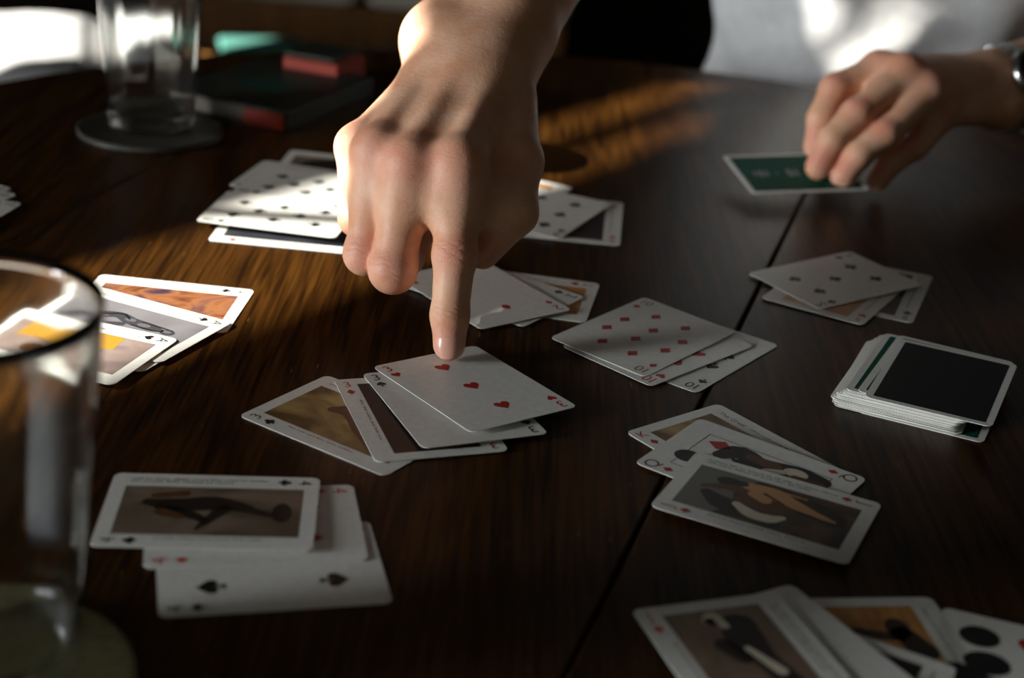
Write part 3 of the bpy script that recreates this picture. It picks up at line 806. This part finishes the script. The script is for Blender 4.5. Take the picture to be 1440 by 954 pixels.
def surface(field, lo, hi, h_, B=8, lip=1.6):
    """sparse surface nets of an implicit field"""
    lo = np.asarray(lo, float); n = (np.ceil((np.asarray(hi) - lo) / h_ / B).astype(int)) * B
    nb = n // B
    F = np.full(n, 1.0, np.float32)
    ci = np.stack(np.meshgrid(*[np.arange(k) for k in nb], indexing='ij'), -1).reshape(-1, 3)
    cc = (lo + (ci * B + (B - 1) / 2) * h_).astype(np.float32)
    dc = np.concatenate([field(q) for q in np.array_split(cc, max(1, len(cc) // 200000))])
    act = np.abs(dc) < h_ * B * 0.87 * lip + 0.002
    # sign of far blocks
    for b_ in ci[(~act) & (dc < 0)]:
        F[b_[0] * B:(b_[0] + 1) * B, b_[1] * B:(b_[1] + 1) * B, b_[2] * B:(b_[2] + 1) * B] = -1
    loc = np.stack(np.meshgrid(*[np.arange(B)] * 3, indexing='ij'), -1).reshape(-1, 3)
    ab = ci[act]
    for ch in np.array_split(ab, max(1, len(ab) * B ** 3 // 400000)):
        idx = (ch[:, None, :] * B + loc[None]).reshape(-1, 3)
        F[idx[:, 0], idx[:, 1], idx[:, 2]] = field((lo + idx * h_).astype(np.float32))
    s_ = F < 0
    c = np.zeros(tuple(n - 1), np.uint8)
    offs = [(i, j, k) for i in (0, 1) for j in (0, 1) for k in (0, 1)]
    for i, j, k in offs:
        c += s_[i:n[0] - 1 + i, j:n[1] - 1 + j, k:n[2] - 1 + k]
    A = np.argwhere((c > 0) & (c < 8))
    vals = {o: F[A[:, 0] + o[0], A[:, 1] + o[1], A[:, 2] + o[2]].astype(float) for o in offs}
    acc = np.zeros((len(A), 3)); cnt = np.zeros(len(A))
    for o in offs:
        for ax_ in range(3):
            if o[ax_] == 0:
                o2 = list(o); o2[ax_] = 1; o2 = tuple(o2)
                f0, f1 = vals[o], vals[o2]
                mk = (f0 < 0) != (f1 < 0)
                t = np.where(mk, f0 / np.where(mk, f0 - f1, 1), 0)
                p = np.zeros((len(A), 3)); p += np.array(o); p[:, ax_] += t
                acc[mk] += p[mk]; cnt[mk] += 1
    V = lo + (A + acc / cnt[:, None]) * h_
    vid = np.full(c.shape, -1, np.int64); vid[A[:, 0], A[:, 1], A[:, 2]] = np.arange(len(A))
    faces = []
    for ax_ in range(3):
        sl0 = [slice(None)] * 3; sl1 = [slice(None)] * 3
        sl0[ax_] = slice(0, n[ax_] - 1); sl1[ax_] = slice(1, n[ax_])
        a, b_ = s_[tuple(sl0)], s_[tuple(sl1)]
        E_ = np.argwhere(a != b_)
        u, w = (ax_ + 1) % 3, (ax_ + 2) % 3
        E_ = E_[(E_[:, u] > 0) & (E_[:, w] > 0) & (E_[:, u] < n[u] - 1) & (E_[:, w] < n[w] - 1)]
        ins = a[E_[:, 0], E_[:, 1], E_[:, 2]]
        q = []
        for du, dw in ((-1, -1), (0, -1), (0, 0), (-1, 0)):
            e = E_.copy(); e[:, u] += du; e[:, w] += dw
            q.append(vid[e[:, 0], e[:, 1], e[:, 2]])
        q = np.stack(q, 1)
        q[~ins] = q[~ins][:, ::-1]
        faces.append(q)
    return V, np.concatenate(faces)

def np_mesh(name, V, Fq):
    me = bpy.data.meshes.new(name)
    me.vertices.add(len(V)); me.vertices.foreach_set('co', np.asarray(V, np.float32).ravel())
    me.loops.add(len(Fq) * 4); me.loops.foreach_set('vertex_index', np.asarray(Fq, np.int32).ravel())
    me.polygons.add(len(Fq)); me.polygons.foreach_set('loop_start', np.arange(0, len(Fq) * 4, 4, dtype=np.int32))
    me.polygons.foreach_set('use_smooth', np.ones(len(Fq), bool))
    me.update(); me.validate()
    return me

A_ = lambda *p: np.array(p, np.float32)
# --- right hand, index finger pressed on the card
RJ = dict(
 i_tip=A_(-.0317,.7475,.0122), i_dip=A_(-.0325,.7525,.0262), i_pip=A_(-.0324,.7660,.0545), i_mcp=A_(-.0345,.7860,.0945),
 m_mcp=A_(-.0590,.7880,.0925), m_pip=A_(-.0640,.7690,.0425), m_dip=A_(-.0600,.7950,.0400), m_tip=A_(-.0560,.8050,.0590),
 r_mcp=A_(-.0775,.8000,.0940), r_pip=A_(-.0800,.7840,.0445), r_dip=A_(-.0750,.8090,.0440), r_tip=A_(-.0720,.8170,.0620),
 p_mcp=A_(-.0895,.8200,.0905), p_pip=A_(-.0880,.8110,.0540), p_dip=A_(-.0820,.8270,.0530), p_tip=A_(-.0780,.8330,.0680),
 wu=A_(-.0475,.8720,.1245), wr=A_(-.0190,.8680,.1265), wm=A_(-.0330,.8700,.1290),
 t_cmc=A_(-.0120,.8530,.1120), t_mcp=A_(-.0055,.8180,.0900), t_ip=A_(-.0035,.7930,.0700), t_tip=A_(-.0190,.7880,.0490),
 ulna=A_(-.0545,.8930,.1340), elb=A_(.024,1.095,.243), elr=A_(.046,1.090,.235))
RS = A_(.160,1.34,.385)
def right_arm(P):
    J = RJ
    palm = rc(P, J['i_mcp'], J['wr'], .0118, .0135)
    for a, b_, r1, r2 in (('m_mcp', 'wm', .0122, .0140), ('r_mcp', 'wu', .0112, .0135), ('p_mcp', 'wu', .0098, .0135)):
        palm = smin(palm, rc(P, J[a], J[b_], r1, r2), .010)
    pv = A_(0.004, .012, -.016)
    palm = smin(palm, rc(P, (J['i_mcp'] + J['m_mcp']) / 2 + pv, J['wm'] + pv * .6, .011, .013), .012)
    palm = smin(palm, rc(P, (J['r_mcp'] + J['p_mcp']) / 2 + pv, J['wu'] + pv * .6, .010, .013), .012)
    # tendons and knuckles
    for a, b_ in (('i_mcp', 'wr'), ('m_mcp', 'wm'), ('r_mcp', 'wu')):
        nn = A_(-.05, -.30, .95)
        q0, q1 = J[a] + nn * .0098, J[a] * .25 + J[b_] * .75 + nn * .0085
        palm = smin(palm, rc(P, q0, q1, .0030, .0018), .005)
    for a, r_ in (('i_mcp', .0112), ('m_mcp', .0112), ('r_mcp', .0104), ('p_mcp', .0096)):
        palm = smin(palm, ball(P, J[a] + A_(0, -.0022, .0012), r_), .008)
    # forearm
    fa = rc(P, J['wu'], J['ulna'], .0145, .0165)
    fa = smin(fa, rc(P, J['wr'], J['wr'] * .88 + J['elr'] * .12, .0150, .0170), .012)
    fa = smin(fa, rc(P, J['ulna'], J['elb'], .0175, .036), .014)
    fa = smin(fa, rc(P, J['wr'] * .88 + J['elr'] * .12, J['elr'], .0170, .034), .016)
    fa = smin(fa, ball(P, J['ulna'] + A_(-.003, 0, .003), .0135), .010)
    fa = smin(fa, rc(P, J['wm'] + A_(0, -.012, -.006), J['wm'] * .75 + (J['elb'] + J['elr']) * .125, .0150, .0200), .020)
    fa = smin(fa, rc(P, (J['elb'] + J['elr']) / 2, RS, .042, .050), .02)
    palm = smin(palm, fa, .022)
    for a, b_, f0, r_ in (('i', 'm', .38, .0085), ('m', 'r', .30, .0086), ('r', 'p', .45, .0078)):
        qa, qb = [J[c + '_mcp'] * (1 - f0) + J[c + '_pip'] * f0 for c in (a, b_)]
        palm = smin(palm, rc(P, qa + A_(0, .003, 0), qb + A_(0, .003, 0), r_, r_), .008)
        palm = smin(palm, rc(P, (J[a + '_mcp'] + J[b_ + '_mcp']) / 2 + A_(0, .003, -.004), (qa + qb) / 2 + A_(0, .002, 0), .0085, .0082), .010)
    # ball of the thumb and the fold to the index finger
    palm = smin(palm, rc(P, J['i_mcp'] * .55 + J['i_pip'] * .45 + A_(.004, .008, 0), J['t_ip'] + A_(-.004, .004, .004), .009, .0095), .010)
    palm = smin(palm, rc(P, J['i_mcp'] + A_(.004, .014, -.022), J['t_mcp'] + A_(-.006, .004, -.006), .014, .013), .012)
    palm = smin(palm, rc(P, A_(-.040, .806, .062), A_(-.020, .812, .060), .015, .013), .010)
    th = chain(P, [J['t_cmc'], J['t_mcp'], J['t_ip'], J['t_tip']], [.0155, .0128, .0112, .0092], .005)
    th = smin(th, rc(P, J['t_mcp'], (J['i_mcp'] + J['wr']) / 2 + A_(.004, .008, -.008), .010, .013), .012)
    d = smin(palm, th, .009)
    out = d
    fing = (
     ([J['i_mcp'], J['i_pip'], J['i_dip'], J['i_tip']], [.0122, .0108, .0095, .0083], .014),
     ([J['m_mcp'], J['m_pip'], J['m_dip'], J['m_tip']], [.0118, .0116, .0098, .0085], .012),
     ([J['r_mcp'], J['r_pip'], J['r_dip'], J['r_tip']], [.0108, .0106, .0092, .0080], .012),
     ([J['p_mcp'], J['p_pip'], J['p_dip'], J['p_tip']], [.0095, .0090, .0080, .0070], .008))
    first = True
    for pts, rad, k in fing:
        fgr = chain(P, pts, rad, .004)
        pr = pts[0] * .45 + pts[1] * .55
        fgr = smin(fgr, ball(P, pts[1] + (pts[1] - pr) * .0 + A_(0, -.0016, 0), rad[1] * .98), .004)
        w = smin(palm, fgr, k)
        out = w if first else smin(out, w, .0022)
        first = False
    out = smin(out, d, .003)
    return out
# --- left hand, fingers resting on the green card
LJ = dict(
 i_mcp=A_(.2512,1.1550,.0790), m_mcp=A_(.2670,1.1400,.0810), r_mcp=A_(.2840,1.1350,.0715), p_mcp=A_(.3020,1.1430,.0560),
 i_pip=A_(.2175,1.1370,.0670), m_pip=A_(.2300,1.1080,.0570), r_pip=A_(.2500,1.1010,.0460), p_pip=A_(.2780,1.1210,.0340),
 i_tip=A_(.2075,1.1200,.0280), m_tip=A_(.2062,1.0920,.0215), r_tip=A_(.2235,1.0870,.0175), p_tip=A_(.2525,1.1060,.0110),
 wi=A_(.3380,1.1860,.0760), wm=A_(.3440,1.1800,.0700), wp=A_(.3480,1.1740,.0560), elb=A_(.556,1.335,.078),
 t_cmc=A_(.3150,1.1850,.0560), t_mcp=A_(.2750,1.1750,.0380), t_ip=A_(.2420,1.1560,.0220), t_tip=A_(.2200,1.1370,.0120))
LS = A_(.520,1.470,.330)
def left_arm(P):
    J = LJ
    palm = rc(P, J['i_mcp'], J['wi'], .0118, .0135)
    for a, b_, r1, r2 in (('m_mcp', 'wm', .0120, .0140), ('r_mcp', 'wm', .0112, .0140), ('p_mcp', 'wp', .0100, .0140)):
        palm = smin(palm, rc(P, J[a], J[b_], r1, r2), .010)
    pv = A_(.004, .012, -.014)
    palm = smin(palm, rc(P, (J['i_mcp'] + J['m_mcp']) / 2 + pv, J['wm'] + pv * .4, .011, .013), .012)
    for a, r_ in (('i_mcp', .0112), ('m_mcp', .0116), ('r_mcp', .0106), ('p_mcp', .0096)):
        palm = smin(palm, ball(P, J[a] + A_(-.002, -.002, .003), r_), .005)
    for a, b_ in (('i', 'm'), ('m', 'r'), ('r', 'p')):
        qa, qb = [J[c + '_mcp'] * .6 + J[c + '_pip'] * .4 for c in (a, b_)]
        palm = smin(palm, rc(P, (J[a + '_mcp'] + J[b_ + '_mcp']) / 2, (qa + qb) / 2 + A_(.002, .002, -.003), .0110, .0085), .008)
    fa = smin(rc(P, J['wi'], J['elb'] + A_(-.01, .02, .01), .0155, .036), rc(P, J['wp'], J['elb'] + A_(.01, -.015, 0), .0155, .034), .016)
    fa = smin(fa, rc(P, J['elb'], LS, .042, .050), .02)
    palm = smin(palm, fa, .012)
    th = chain(P, [J['t_cmc'], J['t_mcp'], J['t_ip'], J['t_tip']], [.0150, .0125, .0105, .0085], .005)
    out = smin(palm, th, .009)
    for f_, rs in (('i', (.0122, .0112, .0095)), ('m', (.0124, .0114, .0098)), ('r', (.0118, .0108, .0092)), ('p', (.0106, .0096, .0082))):
        a, b_, c = J[f_ + '_mcp'], J[f_ + '_pip'], J[f_ + '_tip']
        dip = b_ * .42 + c * .58 + A_(-.0025, -.0015, .0030)
        fgr = chain(P, [a, b_, dip, c], [rs[0], rs[1], rs[2] * 1.08, rs[2]], .004)
        out = smin(out, smin(palm, fgr, .008), .0022)
    return out

M_SKIN = mat('skin', lin((214, 158, 124)), 0.48, 0.35, **{'Subsurface Weight': 0.12, 'Subsurface Scale': 0.004})
nt, N, L, b = nodes(M_SKIN)
b.inputs['Subsurface Radius'].default_value = (1.0, 0.35, 0.2)
at = N.new('ShaderNodeAttribute'); at.attribute_name = 'flush'
tc = N.new('ShaderNodeTexCoord')
nz = N.new('ShaderNodeTexNoise'); nz.inputs['Scale'].default_value = 55; nz.inputs['Detail'].default_value = 4
L.new(tc.outputs['Object'], nz.inputs['Vector'])
cr = N.new('ShaderNodeValToRGB'); cr.color_ramp.elements[0].position = .35; cr.color_ramp.elements[0].color = lin((222, 164, 128)); cr.color_ramp.elements[1].position = .68; cr.color_ramp.elements[1].color = lin((238, 190, 158))
L.new(nz.outputs['Fac'], cr.inputs[0])
mx = N.new('ShaderNodeMix'); mx.data_type = 'RGBA'
mx.inputs['B'].default_value = lin((222, 128, 112))
L.new(at.outputs['Fac'], mx.inputs['Factor']); L.new(cr.outputs[0], mx.inputs['A']); L.new(mx.outputs['Result'], b.inputs['Base Color'])
vo = N.new('ShaderNodeTexVoronoi'); vo.inputs['Scale'].default_value = 900
mp = N.new('ShaderNodeMapping'); mp.inputs['Scale'].default_value = (1, 1, 2.4)
L.new(tc.outputs['Object'], mp.inputs['Vector']); L.new(mp.outputs[0], vo.inputs['Vector'])
n2 = N.new('ShaderNodeTexNoise'); n2.inputs['Scale'].default_value = 320; n2.inputs['Detail'].default_value = 3
L.new(mp.outputs[0], n2.inputs['Vector'])
at2 = N.new('ShaderNodeAttribute'); at2.attribute_name = 'crease'
ad1 = N.new('ShaderNodeMath'); ad1.operation = 'MULTIPLY_ADD'; ad1.inputs[1].default_value = .35
L.new(vo.outputs['Distance'], ad1.inputs[0]); L.new(n2.outputs['Fac'], ad1.inputs[2])
ad2 = N.new('ShaderNodeMath'); ad2.operation = 'SUBTRACT'
L.new(ad1.outputs[0], ad2.inputs[0]); L.new(at2.outputs['Fac'], ad2.inputs[1])
bp = N.new('ShaderNodeBump'); bp.inputs['Strength'].default_value = .35; bp.inputs['Distance'].default_value = .0006
L.new(ad2.outputs[0], bp.inputs['Height']); L.new(bp.outputs[0], b.inputs['Normal'])

V1, F1 = surface(right_arm, (-.125, .725, -.004), (.20, 1.42, .40), .0011)
V2, F2 = surface(left_arm, (.185, 1.06, -.004), (.62, 1.53, .40), .0016)
V = np.concatenate([V1, V2]); Fq = np.concatenate([F1, F2 + len(V1)])
me = np_mesh('body', V, Fq)
fl_ = np.zeros(len(V))
for J in (RJ, LJ):
    for k in J:
        if k.endswith('_mcp') or k.endswith('_pip') or k.endswith('_tip'):
            sg = .0085 if k.endswith('mcp') else .0075
            off = A_(0, -.008, .004) if J is RJ else A_(-.003, -.004, .008)
            amp = .55 if k[0] != 't' else .35
            fl_ += amp * np.exp(-np.sum((V - (J[k] + off)) ** 2, 1) / (2 * sg ** 2))
at_ = me.attributes.new('flush', 'FLOAT', 'POINT'); at_.data.foreach_set('value', np.clip(fl_, 0, .8).astype(np.float32))
crs = np.zeros(len(V))
def crease(J, a, b_, at_p, offs, dors):
    ax_ = J[b_] - J[a]; ax_ = ax_ / np.linalg.norm(ax_)
    q = V - J[at_p]; s_ = q @ ax_; rad_ = np.linalg.norm(q - s_[:, None] * ax_, axis=1)
    dd = (q - s_[:, None] * ax_) @ dors / np.maximum(rad_, 1e-5)
    for o_, am in offs:
        wob = .0006 * np.sin(q[:, 0] * 700 + o_ * 4000)
        crs[:] += am * np.exp(-((s_ - o_ + wob) / .00065) ** 2) * (rad_ < .016) * np.clip(dd * 1.6 + .1, 0, 1)
dz = A_(0, -1, .1)
crease(RJ, 'i_pip', 'i_dip', 'i_dip', [(-.003, .8), (-.0012, 1.0), (.0008, .9), (.0028, .7)], dz)
crease(RJ, 'i_pip', 'i_dip', 'i_pip', [(-.006, .6), (-.0038, .9), (-.0015, 1.0), (.001, 1.0), (.0034, .8), (.0055, .5)], dz)
crease(RJ, 'm_mcp', 'm_pip', 'm_pip', [(-.005, .5), (-.002, .6), (.002, .6), (.005, .6)], dz)
crease(RJ, 'r_mcp', 'r_pip', 'r_pip', [(-.005, .5), (-.002, .6), (.002, .6)], dz)
crease(RJ, 't_mcp', 't_ip', 't_ip', [(-.004, .8), (-.001, 1.0), (.002, .8)], A_(.8, -.4, .3))
at_ = me.attributes.new('crease', 'FLOAT', 'POINT'); at_.data.foreach_set('value', np.clip(crs, 0, 1).astype(np.float32))

person = tag(empty('person', (.36, 1.72, FLOOR_Z)), 'person in a white shirt pointing at a card and holding a green one', 'person')
def world_part(name, me_, material, parent):
    o = obj(name, me_, material, parent)
    p_ = parent; off = Vector((0, 0, 0))
    while p_ is not None:
        off += p_.location; p_ = p_.parent
    o.location = -off
    return o
body = world_part('body', me, M_SKIN, person)

# fingernails: curved plates on the finger ends
M_NAIL = mat('fingernail', lin((226, 168, 146)), 0.28, 0.5)
def nail(tip, dip, dors, r, length, half, s0=0.0):
    ax_ = (tip - dip) / np.linalg.norm(tip - dip)
    dors = dors - (dors @ ax_) * ax_; dors = dors / np.linalg.norm(dors)
    sd_ = np.cross(ax_, dors)
    v, f = [], []
    nu, nv = 11, 10
    for i in range(nv):
        t = i / (nv - 1)
        s_ = s0 + length * (t - .5)
        hw = half * (1 - .55 * max(0, (t - .72) / .28) ** 2.2 - .25 * max(0, (.22 - t) / .22) ** 2)
        rr = r * (1.0 - .10 * max(0, t - .5)) + .0003 * math.sin(math.pi * min(1, t * 1.1))
        for j in range(nu):
            a = hw * (2 * j / (nu - 1) - 1)
            edge = .0005 * (abs(2 * j / (nu - 1) - 1) ** 6 + (1 - t) ** 8)
            p = tip + ax_ * s_ + (dors * math.cos(a) + sd_ * math.sin(a)) * (rr - edge)
            v.append(p)
    for i in range(nv - 1):
        for j in range(nu - 1):
            f.append((i * nu + j, i * nu + j + 1, (i + 1) * nu + j + 1, (i + 1) * nu + j))
    # give the plate thickness
    nv0 = len(v); c_ = tip
    v2 = [tuple(p) for p in v] + [tuple(p - dors * .0006) for p in v]
    f2 = f + [tuple(nv0 + k for k in reversed(q)) for q in f]
    me_ = mesh('fingernail', v2, f2)
    for p in me_.polygons: p.use_smooth = True
    return world_part('fingernail', me_, M_NAIL, body)
nail(RJ['i_tip'], RJ['i_dip'], A_(0, -1, .25), .0086, .0125, 1.05, .0005)
for k_ in 'imrp':
    t_, p_ = LJ[k_ + '_tip'], LJ[k_ + '_pip']
    d_ = p_ * .42 + t_ * .58 + A_(-.0025, -.0015, .0030)
    nail(t_, d_, A_(-.35, -.45, .8), .0086 if k_ != 'p' else .0072, .0105, .95, .001)

# shirt
def n3(P, s, ph=0.0):
    return (np.sin(P[:, 0] * s + ph + 1.7 * np.sin(P[:, 2] * s * .6 + ph)) + np.sin(P[:, 1] * s * .8 - P[:, 2] * s * .5 + ph * 2)) * .5
def torso_d(P, grow=0.0):
    a, b_ = A_(.365, 1.745, -.34), A_(.33, 1.50, .30); ba = b_ - a
    h_ = np.clip((P - a) @ ba / float(ba @ ba), 0, 1)
    q = P - a - h_[:, None] * ba
    q = np.stack([q[:, 0] * .906 - q[:, 1] * .423, q[:, 0] * .423 + q[:, 1] * .906, q[:, 2]], 1)
    wx = .165 + .03 * h_ + grow; wd = .118 + .004 * h_ + grow
    return (np.sqrt((q[:, 0] / wx) ** 2 + (q[:, 1] ** 2 + q[:, 2] ** 2) / wd ** 2) - 1) * wd
def shirt(P):
    d = torso_d(P)
    relb = (RJ['elb'] + RJ['elr']) / 2
    d = smin(d, rc(P, RS, relb * .75 + RS * .25, .066, .058), .05)
    d = smin(d, rc(P, LS, LJ['elb'] * .75 + LS * .25, .066, .058), .05)
    # rolled cuffs
    for s0, e0 in ((RS, relb), (LS, LJ['elb'])):
        d = smin(d, rc(P, e0 * .68 + s0 * .32, e0 * .80 + s0 * .20, .060, .060), .008)
    d = smin(d, rc(P, A_(.33, 1.46, .36), A_(.33, 1.44, .42), .070, .062), .04)
    return d + .0065 * n3(P, 38, .4) + .003 * n3(P, 85, 2.0)
Vs, Fs = surface(shirt, (-.02, 1.05, -.50), (.70, 1.93, .50), .006, B=6, lip=2.2)
sh = world_part('shirt', np_mesh('shirt', Vs, Fs), M_WHITE_CLOTH, person)
M_TROU = noise_mat('dark_trousers', (0.02, 0.022, 0.028, 1), (0.03, 0.032, 0.04, 1), 120, 0.9, 3)
def trousers(P):
    d = None
    for sx in (-1, 1):
        l_ = chain(P, [A_(.365 + .09 * sx, 1.75, -.37), A_(.365 + .13 * sx, 1.36, -.33), A_(.365 + .13 * sx, 1.42, -.68)], [.088, .066, .052], .03)
        d = l_ if d is None else smin(d, l_, .03)
    return smin(d, rc(P, A_(.28, 1.76, -.36), A_(.45, 1.76, -.36), .10, .10), .03)
Vs, Fs = surface(trousers, (.10, 1.22, -.76), (.63, 1.90, -.20), .009, B=6, lip=2.0)
world_part('trousers', np_mesh('trousers', Vs, Fs), M_TROU, person)
M_SHOE = mat('black_leather', (0.012, 0.011, 0.010), 0.4)
for sx in (-1, 1):
    def shoe(P, sx=sx):
        d = rc(P, A_(.365 + .13 * sx, 1.45, -.712), A_(.365 + .14 * sx, 1.24, -.718), .038, .034)
        d = smin(d, rc(P, A_(.365 + .13 * sx, 1.44, -.70), A_(.365 + .13 * sx, 1.42, -.66), .042, .045), .02)
        return np.maximum(d, -(P[:, 2] + .749))
    Vs, Fs = surface(shoe, (.365 + .13 * sx - .07, 1.17, -.765), (.365 + .13 * sx + .08, 1.51, -.58), .007, B=6)
    world_part('shoe', np_mesh('shoe', Vs, Fs), M_SHOE, person)

# ------------------------------------------------------------------ wrist watch
M_STEEL = mat('steel', (0.55, 0.56, 0.55), 0.22, 0.5, 1.0)
M_DIAL = mat('watch_dial', (0.01, 0.012, 0.012), 0.3)
fdir = Vector(((LJ['elb'] - LJ['wm']).tolist())).normalized()
wc = Vector(((LJ['wi'] + LJ['wp']) / 2).tolist()) + fdir * .014
side = Vector((LJ['wi'] - LJ['wp']).tolist()); side = (side - fdir * side.dot(fdir)).normalized()
dorsal = fdir.cross(side).normalized()
if dorsal.y > 0: dorsal = -dorsal
watch = empty('wrist_watch'); tag(watch, 'steel wrist watch on the arm at the right edge', 'watch')
watch.matrix_world = Matrix((fdir, side, dorsal)).transposed().to_4x4()
watch.location = wc
ra, rb = .0325, .0235
ME_LINK = box('link', .016, .0062, .0028, .0007)
NL = 24
for k in range(NL):
    a = 2 * math.pi * k / NL
    if abs((a - math.pi / 2 + math.pi) % (2 * math.pi) - math.pi) < .62: continue
    o = obj('link', ME_LINK, M_STEEL, watch)
    o.location = (0, ra * math.cos(a), rb * math.sin(a))
    o.rotation_euler = (math.atan2(rb * math.cos(a), -ra * math.sin(a)), 0, 0)
o = obj('case', lathe('case', [(.002, 0), (.0185, 0), (.0195, .0015), (.0195, .006), (.018, .0078), (.0165, .008), (.0165, .0072), (.002, .0072)], 40), M_STEEL, watch, True); o.location = (0, 0, rb - .001)
o2 = obj('dial', lathe('dial', [(.001, 0), (.016, 0), (.016, .0004), (.001, .0004)], 40), M_DIAL, watch); o2.location = (0, 0, rb + .0064)
for an, ln in ((.6, .009), (2.4, .012)):
    hd = obj('hand', box('hand', .0009, ln, .0003, 0, (0, ln / 2, .0006)), M_STEEL, o2); hd.rotation_euler = (0, 0, an)
o3 = obj('crown', lathe('crown', [(.001, 0), (.0028, 0), (.0028, .003), (.001, .003)], 16), M_STEEL, watch); o3.location = (.0195, 0, rb + .003); o3.rotation_euler = (0, math.pi / 2, 0)
